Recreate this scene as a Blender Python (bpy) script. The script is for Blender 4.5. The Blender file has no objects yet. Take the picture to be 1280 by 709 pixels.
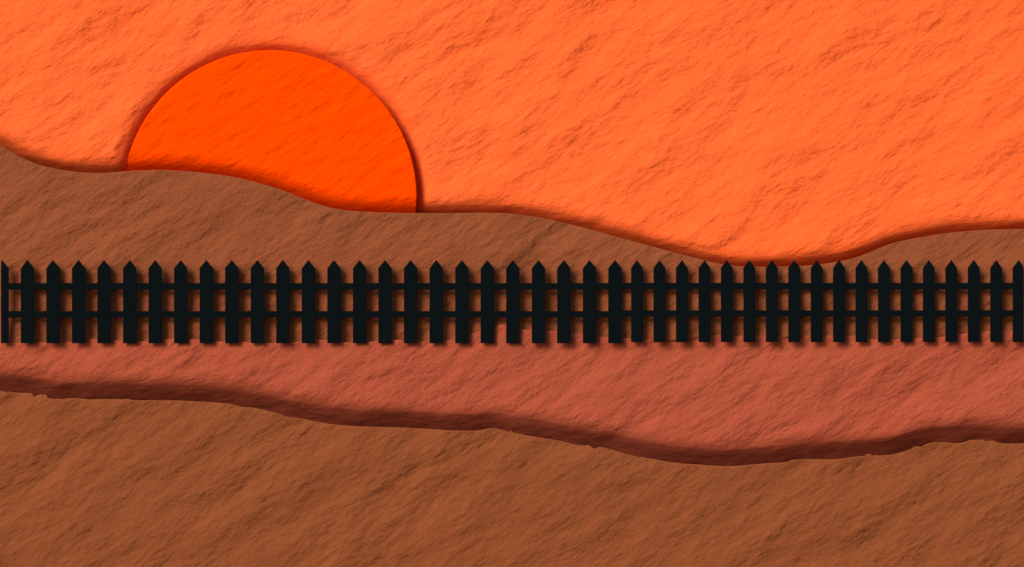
import bpy, math, random
import numpy as np
from mathutils import Vector

random.seed(7)
scene = bpy.context.scene
COL = scene.collection

# ------------------------------------------------------------------ layout
# A stage-sized relief landscape: one centimetre per pixel of the reference on
# the sky's plane (y = 0), the camera D metres in front of it.
D = 42.0
ZC = 4.0
W, H = 1280.0, 709.0


def wx(px, y):                       # reference column -> x on the layer at y
    return (px - W / 2) / 100.0 * (D + y) / D


def wz(py, y):                       # reference row -> z on the layer at y
    return ZC + (H / 2 - py) / 100.0 * (D + y) / D


Y_DISC = -0.09
Y_HILL = -0.42
Y_FIELD = -0.46
Y_FENCE = -0.518
Y_BANK = -1.0


# ------------------------------------------------------------------ helpers
def shade_roll(t, width, depth, flat=0.0):
    """how far a face has curled back t metres before it tucks in behind the next layer"""
    u = np.clip((width - t) / width, 0.0, None)
    f = 1.0 - flat
    y = np.where(u < f, u * u / (2 * f), u - f / 2)      # bends evenly, then runs straight
    y = np.minimum(y, (1.0 + 0.5) - f / 2)
    return depth * y / (1.0 - f / 2)


def tag(o, label=None, cat=None, group=None, kind=None):
    if label: o['label'] = label
    if cat: o['category'] = cat
    if group: o['group'] = group
    if kind: o['kind'] = kind
    return o


def pchip(xs, ys, xq):
    """shape preserving cubic through the points: smooth, no overshoot"""
    xs = np.array(xs, float); ys = np.array(ys, float)
    h = np.diff(xs); d = np.diff(ys) / h
    m = np.zeros_like(xs)
    m[0], m[-1] = d[0], d[-1]
    for i in range(1, len(xs) - 1):
        if d[i - 1] * d[i] > 0:
            w1 = 2 * h[i] + h[i - 1]; w2 = h[i] + 2 * h[i - 1]
            m[i] = (w1 + w2) / (w1 / d[i - 1] + w2 / d[i])
    k = np.clip(np.searchsorted(xs, xq) - 1, 0, len(xs) - 2)
    t = (xq - xs[k]) / h[k]
    return ((2 * t**3 - 3 * t**2 + 1) * ys[k] + (t**3 - 2 * t**2 + t) * h[k] * m[k]
            + (-2 * t**3 + 3 * t**2) * ys[k + 1] + (t**3 - t**2) * h[k] * m[k + 1])


def mesh_object(name, verts, faces, mat, parent=None, smooth=False):
    me = bpy.data.meshes.new(name)
    me.from_pydata([tuple(v) for v in verts], [], [tuple(f) for f in faces])
    me.materials.append(mat)
    if smooth:
        me.polygons.foreach_set('use_smooth', [True] * len(me.polygons))
    me.update()
    o = bpy.data.objects.new(name, me)
    COL.objects.link(o)
    if parent: o.parent = parent
    return o


def set_relief(o, curl):
    """the crumpled relief is pressed flatter where a face curls back, to keep the shade bands clean"""
    v = np.zeros(len(o.data.vertices), np.float32)
    v[:len(curl)] = 1.0 - 0.55 * np.clip(curl / 0.07, 0, 1)
    o.data.attributes.new('relief', 'FLOAT', 'POINT').data.foreach_set('value', v)


def slab(name, X, ztop, zbot, y, thick, rows, mat, lower=0.03, bend=None):
    """a thick board standing at y: a fine grid on its face, plain sides and back"""
    n = len(X)
    t = np.linspace(0, 1, rows)
    V = np.zeros((rows, n, 3))
    V[:, :, 0] = X[None, :]
    V[:, :, 1] = y
    zb = np.zeros(n) + zbot
    V[:, :, 2] = zb[None, :] + (ztop - zb)[None, :] * t[:, None]
    curl = bend(V[:, :, 0], V[:, :, 1], V[:, :, 2]) if bend else np.zeros((rows, n))
    V[:, :, 1] += curl
    front = V.reshape(-1, 3)
    idx = np.arange(rows * n).reshape(rows, n)
    F = np.stack([idx[:-1, :-1], idx[:-1, 1:], idx[1:, 1:], idx[1:, :-1]], -1).reshape(-1, 4).tolist()
    base = rows * n
    back_top = np.stack([X, np.full(n, y + thick), ztop - lower], -1)
    back_bot = np.stack([X, np.full(n, y + thick), np.zeros(n) + zbot], -1)
    verts = np.concatenate([front, back_top, back_bot])
    bt = base + np.arange(n); bb = base + n + np.arange(n)
    top = idx[-1]; bot = idx[0]
    for i in range(n - 1):
        F.append((top[i], top[i + 1], bt[i + 1], bt[i]))
        F.append((bt[i], bt[i + 1], bb[i + 1], bb[i]))
        F.append((bb[i], bb[i + 1], bot[i + 1], bot[i]))
    F.append([bb[0]] + [int(v) for v in idx[:, 0]] + [bt[0]])
    F.append([bt[-1]] + [int(v) for v in idx[::-1, -1]] + [bb[-1]])
    o = mesh_object(name, verts.tolist(), F, mat)
    sm = np.zeros(len(o.data.polygons), bool)
    sm[:(rows - 1) * (n - 1)] = True
    o.data.polygons.foreach_set('use_smooth', sm)
    set_relief(o, curl.ravel())
    return o


# ------------------------------------------------------------------ materials
def rough_mat(name, color, color2, seed=0.0, scale=1.0, base=0.70, height=0.05, ang=33.0,
              stretch=2.1, fine=0.5, rough=0.9, var=0.5):
    m = bpy.data.materials.new(name)
    m.use_nodes = True
    nt = m.node_tree; N = nt.nodes; L = nt.links
    bsdf = N['Principled BSDF']; out = N['Material Output']
    bsdf.inputs['Roughness'].default_value = rough
    bsdf.inputs['Specular IOR Level'].default_value = 0.08
    tc = N.new('ShaderNodeTexCoord')

    def mapped(a, s, off):
        r = N.new('ShaderNodeVectorRotate'); r.rotation_type = 'Y_AXIS'
        r.inputs['Angle'].default_value = math.radians(a)
        L.new(tc.outputs['Object'], r.inputs['Vector'])
        mp = N.new('ShaderNodeMapping')
        mp.inputs['Scale'].default_value = (1.0 / s, 1.0, 1.0)
        mp.inputs['Location'].default_value = (off, seed * 3.1, off * 1.7)
        L.new(r.outputs['Vector'], mp.inputs['Vector'])
        return mp.outputs['Vector']

    def noise(vec, sc, det, ro, dist=0.0, kind='FBM', lac=2.0):
        n = N.new('ShaderNodeTexNoise')
        n.noise_type = kind
        n.normalize = True if kind == 'FBM' else False
        n.inputs['Scale'].default_value = sc * scale
        n.inputs['Detail'].default_value = det
        n.inputs['Roughness'].default_value = ro
        n.inputs['Lacunarity'].default_value = lac
        n.inputs['Distortion'].default_value = dist
        L.new(vec, n.inputs['Vector'])
        return n.outputs['Fac']

    def math_(op, a, b=None, c=None):
        k = N.new('ShaderNodeMath'); k.operation = op
        for i, v in enumerate((a, b, c)):
            if v is None: continue
            if isinstance(v, (int, float)): k.inputs[i].default_value = v
            else: L.new(v, k.inputs[i])
        return k.outputs[0]

    va = mapped(ang, stretch, seed)
    vc = mapped(ang + 5, 1.3, seed + 23.1)
    n1 = noise(va, 1.8, 14.0, 0.535, 0.0)                 # long diagonal folds
    n3 = noise(vc, 34.0, 3.0, 0.55)                       # grit
    h = math_('ADD', n1, math_('MULTIPLY', n3, 0.03 * fine / 0.5))
    # relief carved straight into the face (towards +y), so the cut outlines stay crisp
    d = math_('MULTIPLY', math_('SUBTRACT', base, h), height)
    if name != 'black_painted_wood':
        at = N.new('ShaderNodeAttribute'); at.attribute_name = 'relief'
        d = math_('MULTIPLY', d, at.outputs['Fac'])
    cb = N.new('ShaderNodeCombineXYZ')
    L.new(d, cb.inputs['Y'])
    disp = N.new('ShaderNodeVectorDisplacement'); disp.space = 'OBJECT'
    disp.inputs['Midlevel'].default_value = 0.0
    disp.inputs['Scale'].default_value = 1.0
    L.new(cb.outputs['Vector'], disp.inputs['Vector'])
    L.new(disp.outputs['Displacement'], out.inputs['Displacement'])
    m.displacement_method = 'BOTH'

    # the colour drifts a little between two pigments over broad patches
    nv = noise(mapped(ang, 1.8, seed + 41.0), 0.9, 4.0, 0.55)
    mr = N.new('ShaderNodeMapRange')
    mr.inputs['From Min'].default_value = 0.5 - 0.25 / max(var, .01)
    mr.inputs['From Max'].default_value = 0.5 + 0.25 / max(var, .01)
    L.new(nv, mr.inputs['Value'])
    mx = N.new('ShaderNodeMix'); mx.data_type = 'RGBA'
    mx.inputs[6].default_value = (*color, 1); mx.inputs[7].default_value = (*color2, 1)
    L.new(mr.outputs['Result'], mx.inputs[0])
    L.new(mx.outputs[2], bsdf.inputs['Base Color'])
    return m


M_SKY = rough_mat('orange_sky_plaster', (0.88, 0.120, 0.023), (0.86, 0.131, 0.028), seed=1.0, height=0.23, scale=1.0, stretch=2.1)
M_DISC = rough_mat('deep_orange_plaster', (0.92, 0.057, 0.0), (0.92, 0.062, 0.0), seed=2.0, height=0.058, scale=4.6, stretch=2.8)
M_HILL = rough_mat('brown_earth', (0.248, 0.0625, 0.0215), (0.234, 0.065, 0.0235), seed=3.0, height=0.235, stretch=2.1)
M_FIELD = rough_mat('red_earth', (0.370, 0.068, 0.032), (0.345, 0.070, 0.033), seed=4.0, height=0.235, stretch=2.1)
M_BANK = rough_mat('ochre_brown_earth', (0.236, 0.060, 0.0185), (0.222, 0.062, 0.020), seed=5.0, height=0.235, stretch=2.1)
M_FENCE = rough_mat('black_painted_wood', (0.0040, 0.0062, 0.0072), (0.0030, 0.0048, 0.0057), seed=6.0, scale=3.0, height=0.012, ang=80, stretch=2.1)
for _m in (M_FENCE, M_DISC): _m.node_tree.nodes['Principled BSDF'].inputs['Specular IOR Level'].default_value = 0.0
M_FENCE.displacement_method = 'BUMP'

# ------------------------------------------------------------------ hills
HILL = [(-700, 150), (-420, 118), (-220, 116), (-90, 140), (-30, 164), (0, 181), (14, 190.3), (28, 197.8), (42, 203.7),
        (56, 208), (70, 211), (85, 213.6), (99, 215.1), (113, 216), (127, 216.1), (141, 215.4), (160, 213.9),
        (183, 212.6), (200, 212.4), (217, 213), (237, 214.3), (254, 215.9), (271, 217.9), (290, 220.9), (305, 223.9),
        (324, 229), (351, 237.1), (374.5, 246.2), (398, 255.4), (415, 260.1), (442, 263.6), (476, 265.5),
        (519, 266.4), (564, 266.4), (600, 265.9), (622, 266.2), (640, 267.4), (668, 271), (700, 277.3), (730, 284.6),
        (760, 293), (800, 303.8), (841, 315), (880, 325), (900, 329.8), (915, 331.9), (943, 333.5), (975, 333.3),
        (1005, 332.2), (1035, 329), (1060, 324.6), (1083, 317.2), (1106, 307.5), (1126, 301.6), (1154, 296.2),
        (1187, 291.1), (1219, 288.2), (1247, 286.8), (1280, 286.5), (1360, 290), (1480, 305), (1640, 300), (1980, 250)]


def layer_xs(pts, y, step=2.6):
    xs = set(np.round(np.arange(pts[0][0], pts[-1][0], step), 2).tolist())
    xs |= set(round(p[0], 2) for p in pts)
    xs = np.array(sorted(xs))
    keep = [xs[0]]
    for x in xs[1:]:
        if x - keep[-1] > 0.15: keep.append(x)
    return np.array(keep)


def layer(name, pts, y, thick, zbot, rows, mat, lower=0.03, bend=None):
    xs = layer_xs(pts, y)
    ys = pchip([p[0] for p in pts], [p[1] for p in pts], xs)
    if isinstance(zbot, list):                           # stands just below the next layer's top edge
        zbot = np.array([wz(v + 2.0, y) for v in pchip([p[0] for p in zbot], [p[1] for p in zbot], xs)])
    if isinstance(y, list):                              # a face that swings nearer or farther along its run
        y = pchip([p[0] for p in y], [p[1] for p in y], xs)
    return slab(name, wx(xs, y), wz(ys, y),
                zbot, y, thick, rows, mat, lower, bend)


# ------------------------------------------------------------------ foreground bank outline
BANK = [(-700, 470), (-350, 462), (-120, 482), (0, 488.8), (6.3, 490.3), (9.6, 491.4), (10.4, 489.7), (11.7, 489.4), (13.3, 490.5),
        (18.8, 491.1), (38.3, 491.7), (40.2, 492.6), (41.2, 495.0), (43.4, 495.8), (45.0, 494.4), (48.4, 493.4), (57, 493.4), (58.4, 495.2),
        (58.9, 496.9), (67.2, 498.7), (80.5, 498.9), (82.8, 497.8), (93.8, 497.8), (112.5, 499.3), (134.4, 498.9),
        (159.4, 498.9), (167.2, 500.3), (200, 500.6), (220, 500.8), (250, 502.5), (275, 504), (288, 505.2), (296, 507.4), (304, 509),
        (312, 509.4), (323, 511.2), (345, 516.5), (362, 521.6), (376, 523.6), (400, 528.2), (423, 531.4), (457, 533.4), (490, 534.4), (514, 535.3), (545, 537), (571, 538.3),
        (588, 538.6), (601, 537.9), (608, 536.1), (616, 535.3), (626, 537), (636.4, 540), (637.6, 538.4), (640, 540), (644, 541.4),
        (673, 546.6), (700, 551.5), (728, 557), (731, 557), (736, 556.5), (739.5, 559), (743.5, 561.4), (746, 559.8), (749, 558.8), (764, 562.1),
        (776, 565.4), (781, 567.1), (800, 571.4), (812, 573.2), (823, 575.4), (838, 577.8), (853, 579.6), (872, 580.7), (890, 582.2), (906, 582.9),
        (917, 582.7), (940, 581), (959, 579.3), (986.5, 577.4), (988, 575.9), (1005, 574.5), (1025, 574.4), (1043, 574.2), (1059, 572.6),
        (1074, 570.7), (1082.7, 569.9), (1083.4, 568), (1089.7, 568), (1090.4, 570.2), (1093.4, 569.8), (1095.6, 568.2), (1097, 569.9),
        (1115, 568.6), (1126, 566), (1140.5, 561), (1143.5, 558.6), (1149.7, 558), (1151.8, 559), (1156, 556.6), (1162, 554.7),
        (1171, 553.2), (1182.5, 553.4), (1195.6, 554.4), (1205, 553.3), (1214, 550.3), (1231, 550), (1232.8, 552.3), (1238.8, 550.9),
        (1243.4, 551.3), (1248, 553.4), (1257.5, 554.6), (1280, 554.6), (1380, 548), (1600, 560), (1980, 545)]

def edge_gap(pts, x, y, z):
    """metres from (x, z) on the layer at y up from the outline of the layer in front"""
    xs = np.arange(pts[0][0], pts[-1][0] + 1.0, 4.0)
    ys = pchip([p[0] for p in pts], [p[1] for p in pts], xs)
    ys = np.convolve(np.pad(ys, 6, mode='edge'), np.hanning(15)[1:-1] / np.hanning(15).sum(), mode='valid')   # chips left out
    k = (D + y) / D
    px = np.clip(x / k * 100.0 + W / 2, xs[0], xs[-1])
    row = pchip(xs, ys, px.ravel()).reshape(px.shape)
    slope = (pchip(xs, ys, np.clip(px + 8, xs[0], xs[-1]).ravel()) - pchip(xs, ys, np.clip(px - 8, xs[0], xs[-1]).ravel())).reshape(px.shape) / 16.0
    return (z - (ZC + (H / 2 - row) / 100.0 * k)) / np.sqrt(1 + slope * slope)


cx, cz, r = wx(337.3, Y_DISC), wz(246.6, Y_DISC), 1.840 * (D + Y_DISC) / D


def sky_bend(x, y, z):
    a = shade_roll(edge_gap(HILL, x, y, z), 0.23, 0.235)  # sky bent back to shape the hills' shadow band
    k = D / (D + Y_DISC)
    rim = np.hypot(x - cx * k, z - ZC - (cz - ZC) * k) - r * k
    b = shade_roll(rim, 0.22, 0.175)  # groove shaped in the sky for the shadow halo around the disc
    return np.hypot(a, b)


# ------------------------------------------------------------------ sky
X = np.arange(-13.0, 13.01, 0.03)
sky = slab('sky', X, np.full(len(X), ZC + 8.0), ZC - 4.0, 0.0, 0.5, 480, M_SKY, lower=0.0, bend=sky_bend)
tag(sky, 'bright orange sky with rough diagonal creases behind the sun and hills', 'sky', kind='structure')

# ------------------------------------------------------------------ sun disc
NA, NR = 420, 90
verts = [(0, 0, 0)]
faces = []
for k in range(1, NR + 1):
    for a in range(NA):
        t = 2 * math.pi * a / NA
        verts.append((r * k / NR * math.cos(t), 0.0, r * k / NR * math.sin(t)))
ring = lambda k, a: 1 + (k - 1) * NA + a % NA
for a in range(NA):
    faces.append((0, ring(1, a), ring(1, a + 1)))
    for k in range(1, NR):
        faces.append((ring(k, a), ring(k + 1, a), ring(k + 1, a + 1), ring(k, a + 1)))
V = np.array(verts, float)
curl = np.minimum(shade_roll(edge_gap(HILL, V[:, 0] + cx, Y_DISC, V[:, 2] + cz), 0.23, 0.20), 0.26)  # disc bent back above the hills, shaping their shadow band on it
V[:, 1] += curl
verts = V.tolist()
nf = len(faces)
b0 = len(verts)
DT = 0.28
for a in range(NA):
    t = 2 * math.pi * a / NA
    verts.append((r * 0.82 * math.cos(t), DT, r * 0.82 * math.sin(t)))
for a in range(NA):
    faces.append((ring(NR, a), b0 + a, b0 + (a + 1) % NA, ring(NR, a + 1)))
faces.append([b0 + a for a in range(NA)][::-1])
sun = mesh_object('sun', verts, faces, M_DISC)
set_relief(sun, curl)
sm = np.zeros(len(sun.data.polygons), bool); sm[:nf] = True
sun.data.polygons.foreach_set('use_smooth', sm)
sun.location = (cx, Y_DISC, cz)
tag(sun, 'huge round orange sun half sunk behind the brown hills', 'sun')

# ------------------------------------------------------------------ red field
FIELD = [(-700, 425), (-300, 432), (-60, 427), (0, 428.5), (15, 429), (50, 428), (67, 428.3), (82, 428), (104, 424.5),
         (114, 423.8), (130, 424.4), (145, 425.6), (162, 426.2), (178, 426.7), (195, 424.6), (210, 423.9), (226, 423.6), (241, 423.8),
         (258, 425.8), (274, 427), (290, 427.4), (306, 427.5), (337, 429), (369, 428), (386, 426), (401, 424.9),
         (416, 426.2), (432, 428), (464, 427.2), (480, 425.6), (497, 424.9), (512, 426), (529, 427), (545, 426.5), (560, 425.8), (575, 423),
         (587, 418.8), (601, 413.6), (612, 409), (619, 407), (625, 406.1), (633, 406.6), (643, 410), (654, 411.9), (670, 413.2), (688, 414),
         (705, 415.5), (721, 417.3), (738, 419.3), (752, 420.7), (770, 422.4), (783, 423.3), (800, 424.3), (811, 424.6), (838, 424),
         (852, 423.4), (867, 422.6), (888, 420.4), (902, 418.7), (916, 420), (940, 419.8), (950, 419.5), (979, 420), (1006, 420), (1020, 419.2),
         (1034, 418.9), (1057, 419.4), (1070, 420.5), (1085, 423), (1097, 424.4), (1118, 424.7), (1133, 423.8), (1147, 423.1), (1162, 422.4),
         (1175, 421.6), (1197, 418.6), (1210, 416.6), (1225, 415), (1238, 414.2), (1252, 413.2), (1266, 412.8), (1280, 413), (1400, 418),
         (1600, 408), (1980, 415)]
hills = layer('hills', HILL, Y_HILL, 0.22, FIELD, 110, M_HILL)
tag(hills, 'rolling brown hills below the orange sky', 'hills', kind='structure')
field_bend = lambda x, y, z: shade_roll(edge_gap(BANK, x, y, z), 0.35, 0.33, flat=0.42)  # field bent back so it darkens like the bank's shadow
field = layer('ground', FIELD, Y_FIELD, 0.60, 0.9, 120, M_FIELD, lower=0.06, bend=field_bend)
tag(field, 'brick red field running along below the black picket fence', 'ground', kind='structure')

bank = layer('terrain', BANK, Y_BANK, 0.30, -1.5, 170, M_BANK, lower=0.05)
tag(bank, 'ochre brown bank with a chipped edge across the foreground', 'bank', kind='structure')

# ------------------------------------------------------------------ fences
PT = 0.016                           # board thickness
RT = 0.013                           # rail thickness


def picket_mesh(prof, parent, mat):
    """prof: closed outline (x, z) counter-clockwise seen from the camera; bevelled board"""
    import bmesh
    bm = bmesh.new()
    vs = [bm.verts.new((x, 0, z)) for x, z in prof]
    f = bm.faces.new(vs)
    e = bmesh.ops.extrude_face_region(bm, geom=[f])
    bmesh.ops.translate(bm, vec=(0, PT, 0), verts=[v for v in e['geom'] if isinstance(v, bmesh.types.BMVert)])
    bmesh.ops.recalc_face_normals(bm, faces=bm.faces[:])
    bmesh.ops.bevel(bm, geom=bm.edges[:], offset=0.002, segments=1, affect='EDGES')
    me = bpy.data.meshes.new('picket')
    bm.to_mesh(me); bm.free()
    me.materials.append(mat)
    return me


def box_mesh(name, x0, x1, y0, y1, z0, z1, mat):
    import bmesh
    bm = bmesh.new()
    bmesh.ops.create_cube(bm, size=1.0)
    for v in bm.verts:
        v.co = ((x0 + x1) / 2 + v.co.x * (x1 - x0), (y0 + y1) / 2 + v.co.y * (y1 - y0), (z0 + z1) / 2 + v.co.z * (z1 - z0))
    bmesh.ops.bevel(bm, geom=bm.edges[:], offset=0.002, segments=1, affect='EDGES')
    me = bpy.data.meshes.new(name)
    bm.to_mesh(me); bm.free()
    me.materials.append(mat)
    return me


def fence(name_loc, lefts, width, tip, shoulder, bottom, rails, rail_span, label, cut_first=None, cut_last=None):
    y = Y_FENCE
    s = (D + y) / D / 100.0
    x0 = lefts[0]
    root = bpy.data.objects.new('picket_fence', None)
    COL.objects.link(root)
    root.location = (wx(x0, y), y, wz(bottom, y))
    tag(root, label, 'fence', 'picket fence runs in front of the hills')
    hh, hs, w = (bottom - tip) * s, (bottom - shoulder) * s, width * s
    full = picket_mesh([(0, 0), (w, 0), (w, hs), (w / 2, hh), (0, hs)], root, M_FENCE)
    for i, lx in enumerate(lefts):
        me = full
        if i == 0 and cut_first:                         # sawn lengthwise: right part of a board remains
            c = cut_first * s
            z = hh - (hh - hs) * abs(c - w / 2) / (w / 2)
            prof = [(c, 0), (w, 0), (w, hs), (w / 2, hh), (c, z)] if c < w / 2 else [(c, 0), (w, 0), (w, hs), (c, z)]
            me = picket_mesh(prof, root, M_FENCE)
        if i == len(lefts) - 1 and cut_last:
            c = cut_last * s
            z = hh - (hh - hs) * abs(c - w / 2) / (w / 2)
            me = picket_mesh([(0, 0), (c, 0), (c, z), (w / 2, hh), (0, hs)], root, M_FENCE)
        p = bpy.data.objects.new('picket', me)
        COL.objects.link(p); p.parent = root
        p.location = ((lx - x0) * s, 0, 0)
    for (ra, rb) in rails:                               # half-lapped into the pickets, 3 mm behind their faces
        me = box_mesh('rail', (rail_span[0] - x0) * s, (rail_span[1] - x0) * s, 0.003, 0.003 + RT - 0.002,
                      (bottom - rb) * s, (bottom - ra) * s, M_FENCE)
        q = bpy.data.objects.new('rail', me)
        COL.objects.link(q); q.parent = root
    return root


jig = lambda a: a + random.uniform(-0.15, 0.15)
fence('a', [-5.9] + [jig(26.0 + 31.93 * i) for i in range(24)], 16.8, 325.0, 335.5, 429.2,
      [(354.0, 362.3), (389.0, 397.2)], (1.4, 776.0),
      'long black picket fence with wider boards, standing below the orange sun', cut_first=7.1)
fence('b', [jig(789.0 + 28.06 * i) for i in range(18)], 14.8, 325.0, 335.2, 427.8,
      [(353.7, 361.9), (388.0, 396.0)], (776.3, 1278.6),
      'shorter black picket fence with narrower, closer boards, standing below the dip in the hills', cut_last=13.0)

# ------------------------------------------------------------------ light
ddir = Vector((0.62, 1.0, -0.62)).normalized()            # direction the light travels
sl = bpy.data.lights.new('daylight', 'SUN')
sl.energy = 1.5
sl.angle = math.radians(26)
sl.color = (1.0, 0.95, 0.88)
so = bpy.data.objects.new('daylight', sl)
COL.objects.link(so)
so.rotation_euler = ddir.to_track_quat('-Z', 'Y').to_euler()
so.location = (-12, -20, 16)

world = bpy.data.worlds.new('World')
scene.world = world
world.use_nodes = True
nt = world.node_tree
st = nt.nodes.new('ShaderNodeTexSky')
st.sky_type = 'NISHITA'
st.sun_disc = False
st.sun_elevation = math.radians(27.8)
st.sun_rotation = math.radians(180 + 31.8)
nt.links.new(st.outputs['Color'], nt.nodes['Background'].inputs['Color'])
nt.nodes['Background'].inputs['Strength'].default_value = 0.05

# ------------------------------------------------------------------ camera
cam = bpy.data.cameras.new('camera')
cam.sensor_width = 36.0
cam.lens = 36.0 * D / 12.8
cam.clip_start = 0.1
cam.clip_end = 500
co = bpy.data.objects.new('camera', cam)
COL.objects.link(co)
co.location = (0, -D, ZC)
co.rotation_euler = (math.pi / 2, 0, 0)
scene.camera = co

vs = scene.view_settings
vs.view_transform = 'Standard'
vs.look = 'None'
vs.gamma = 1.0
vs.exposure = 1.22
vs.use_curve_mapping = False
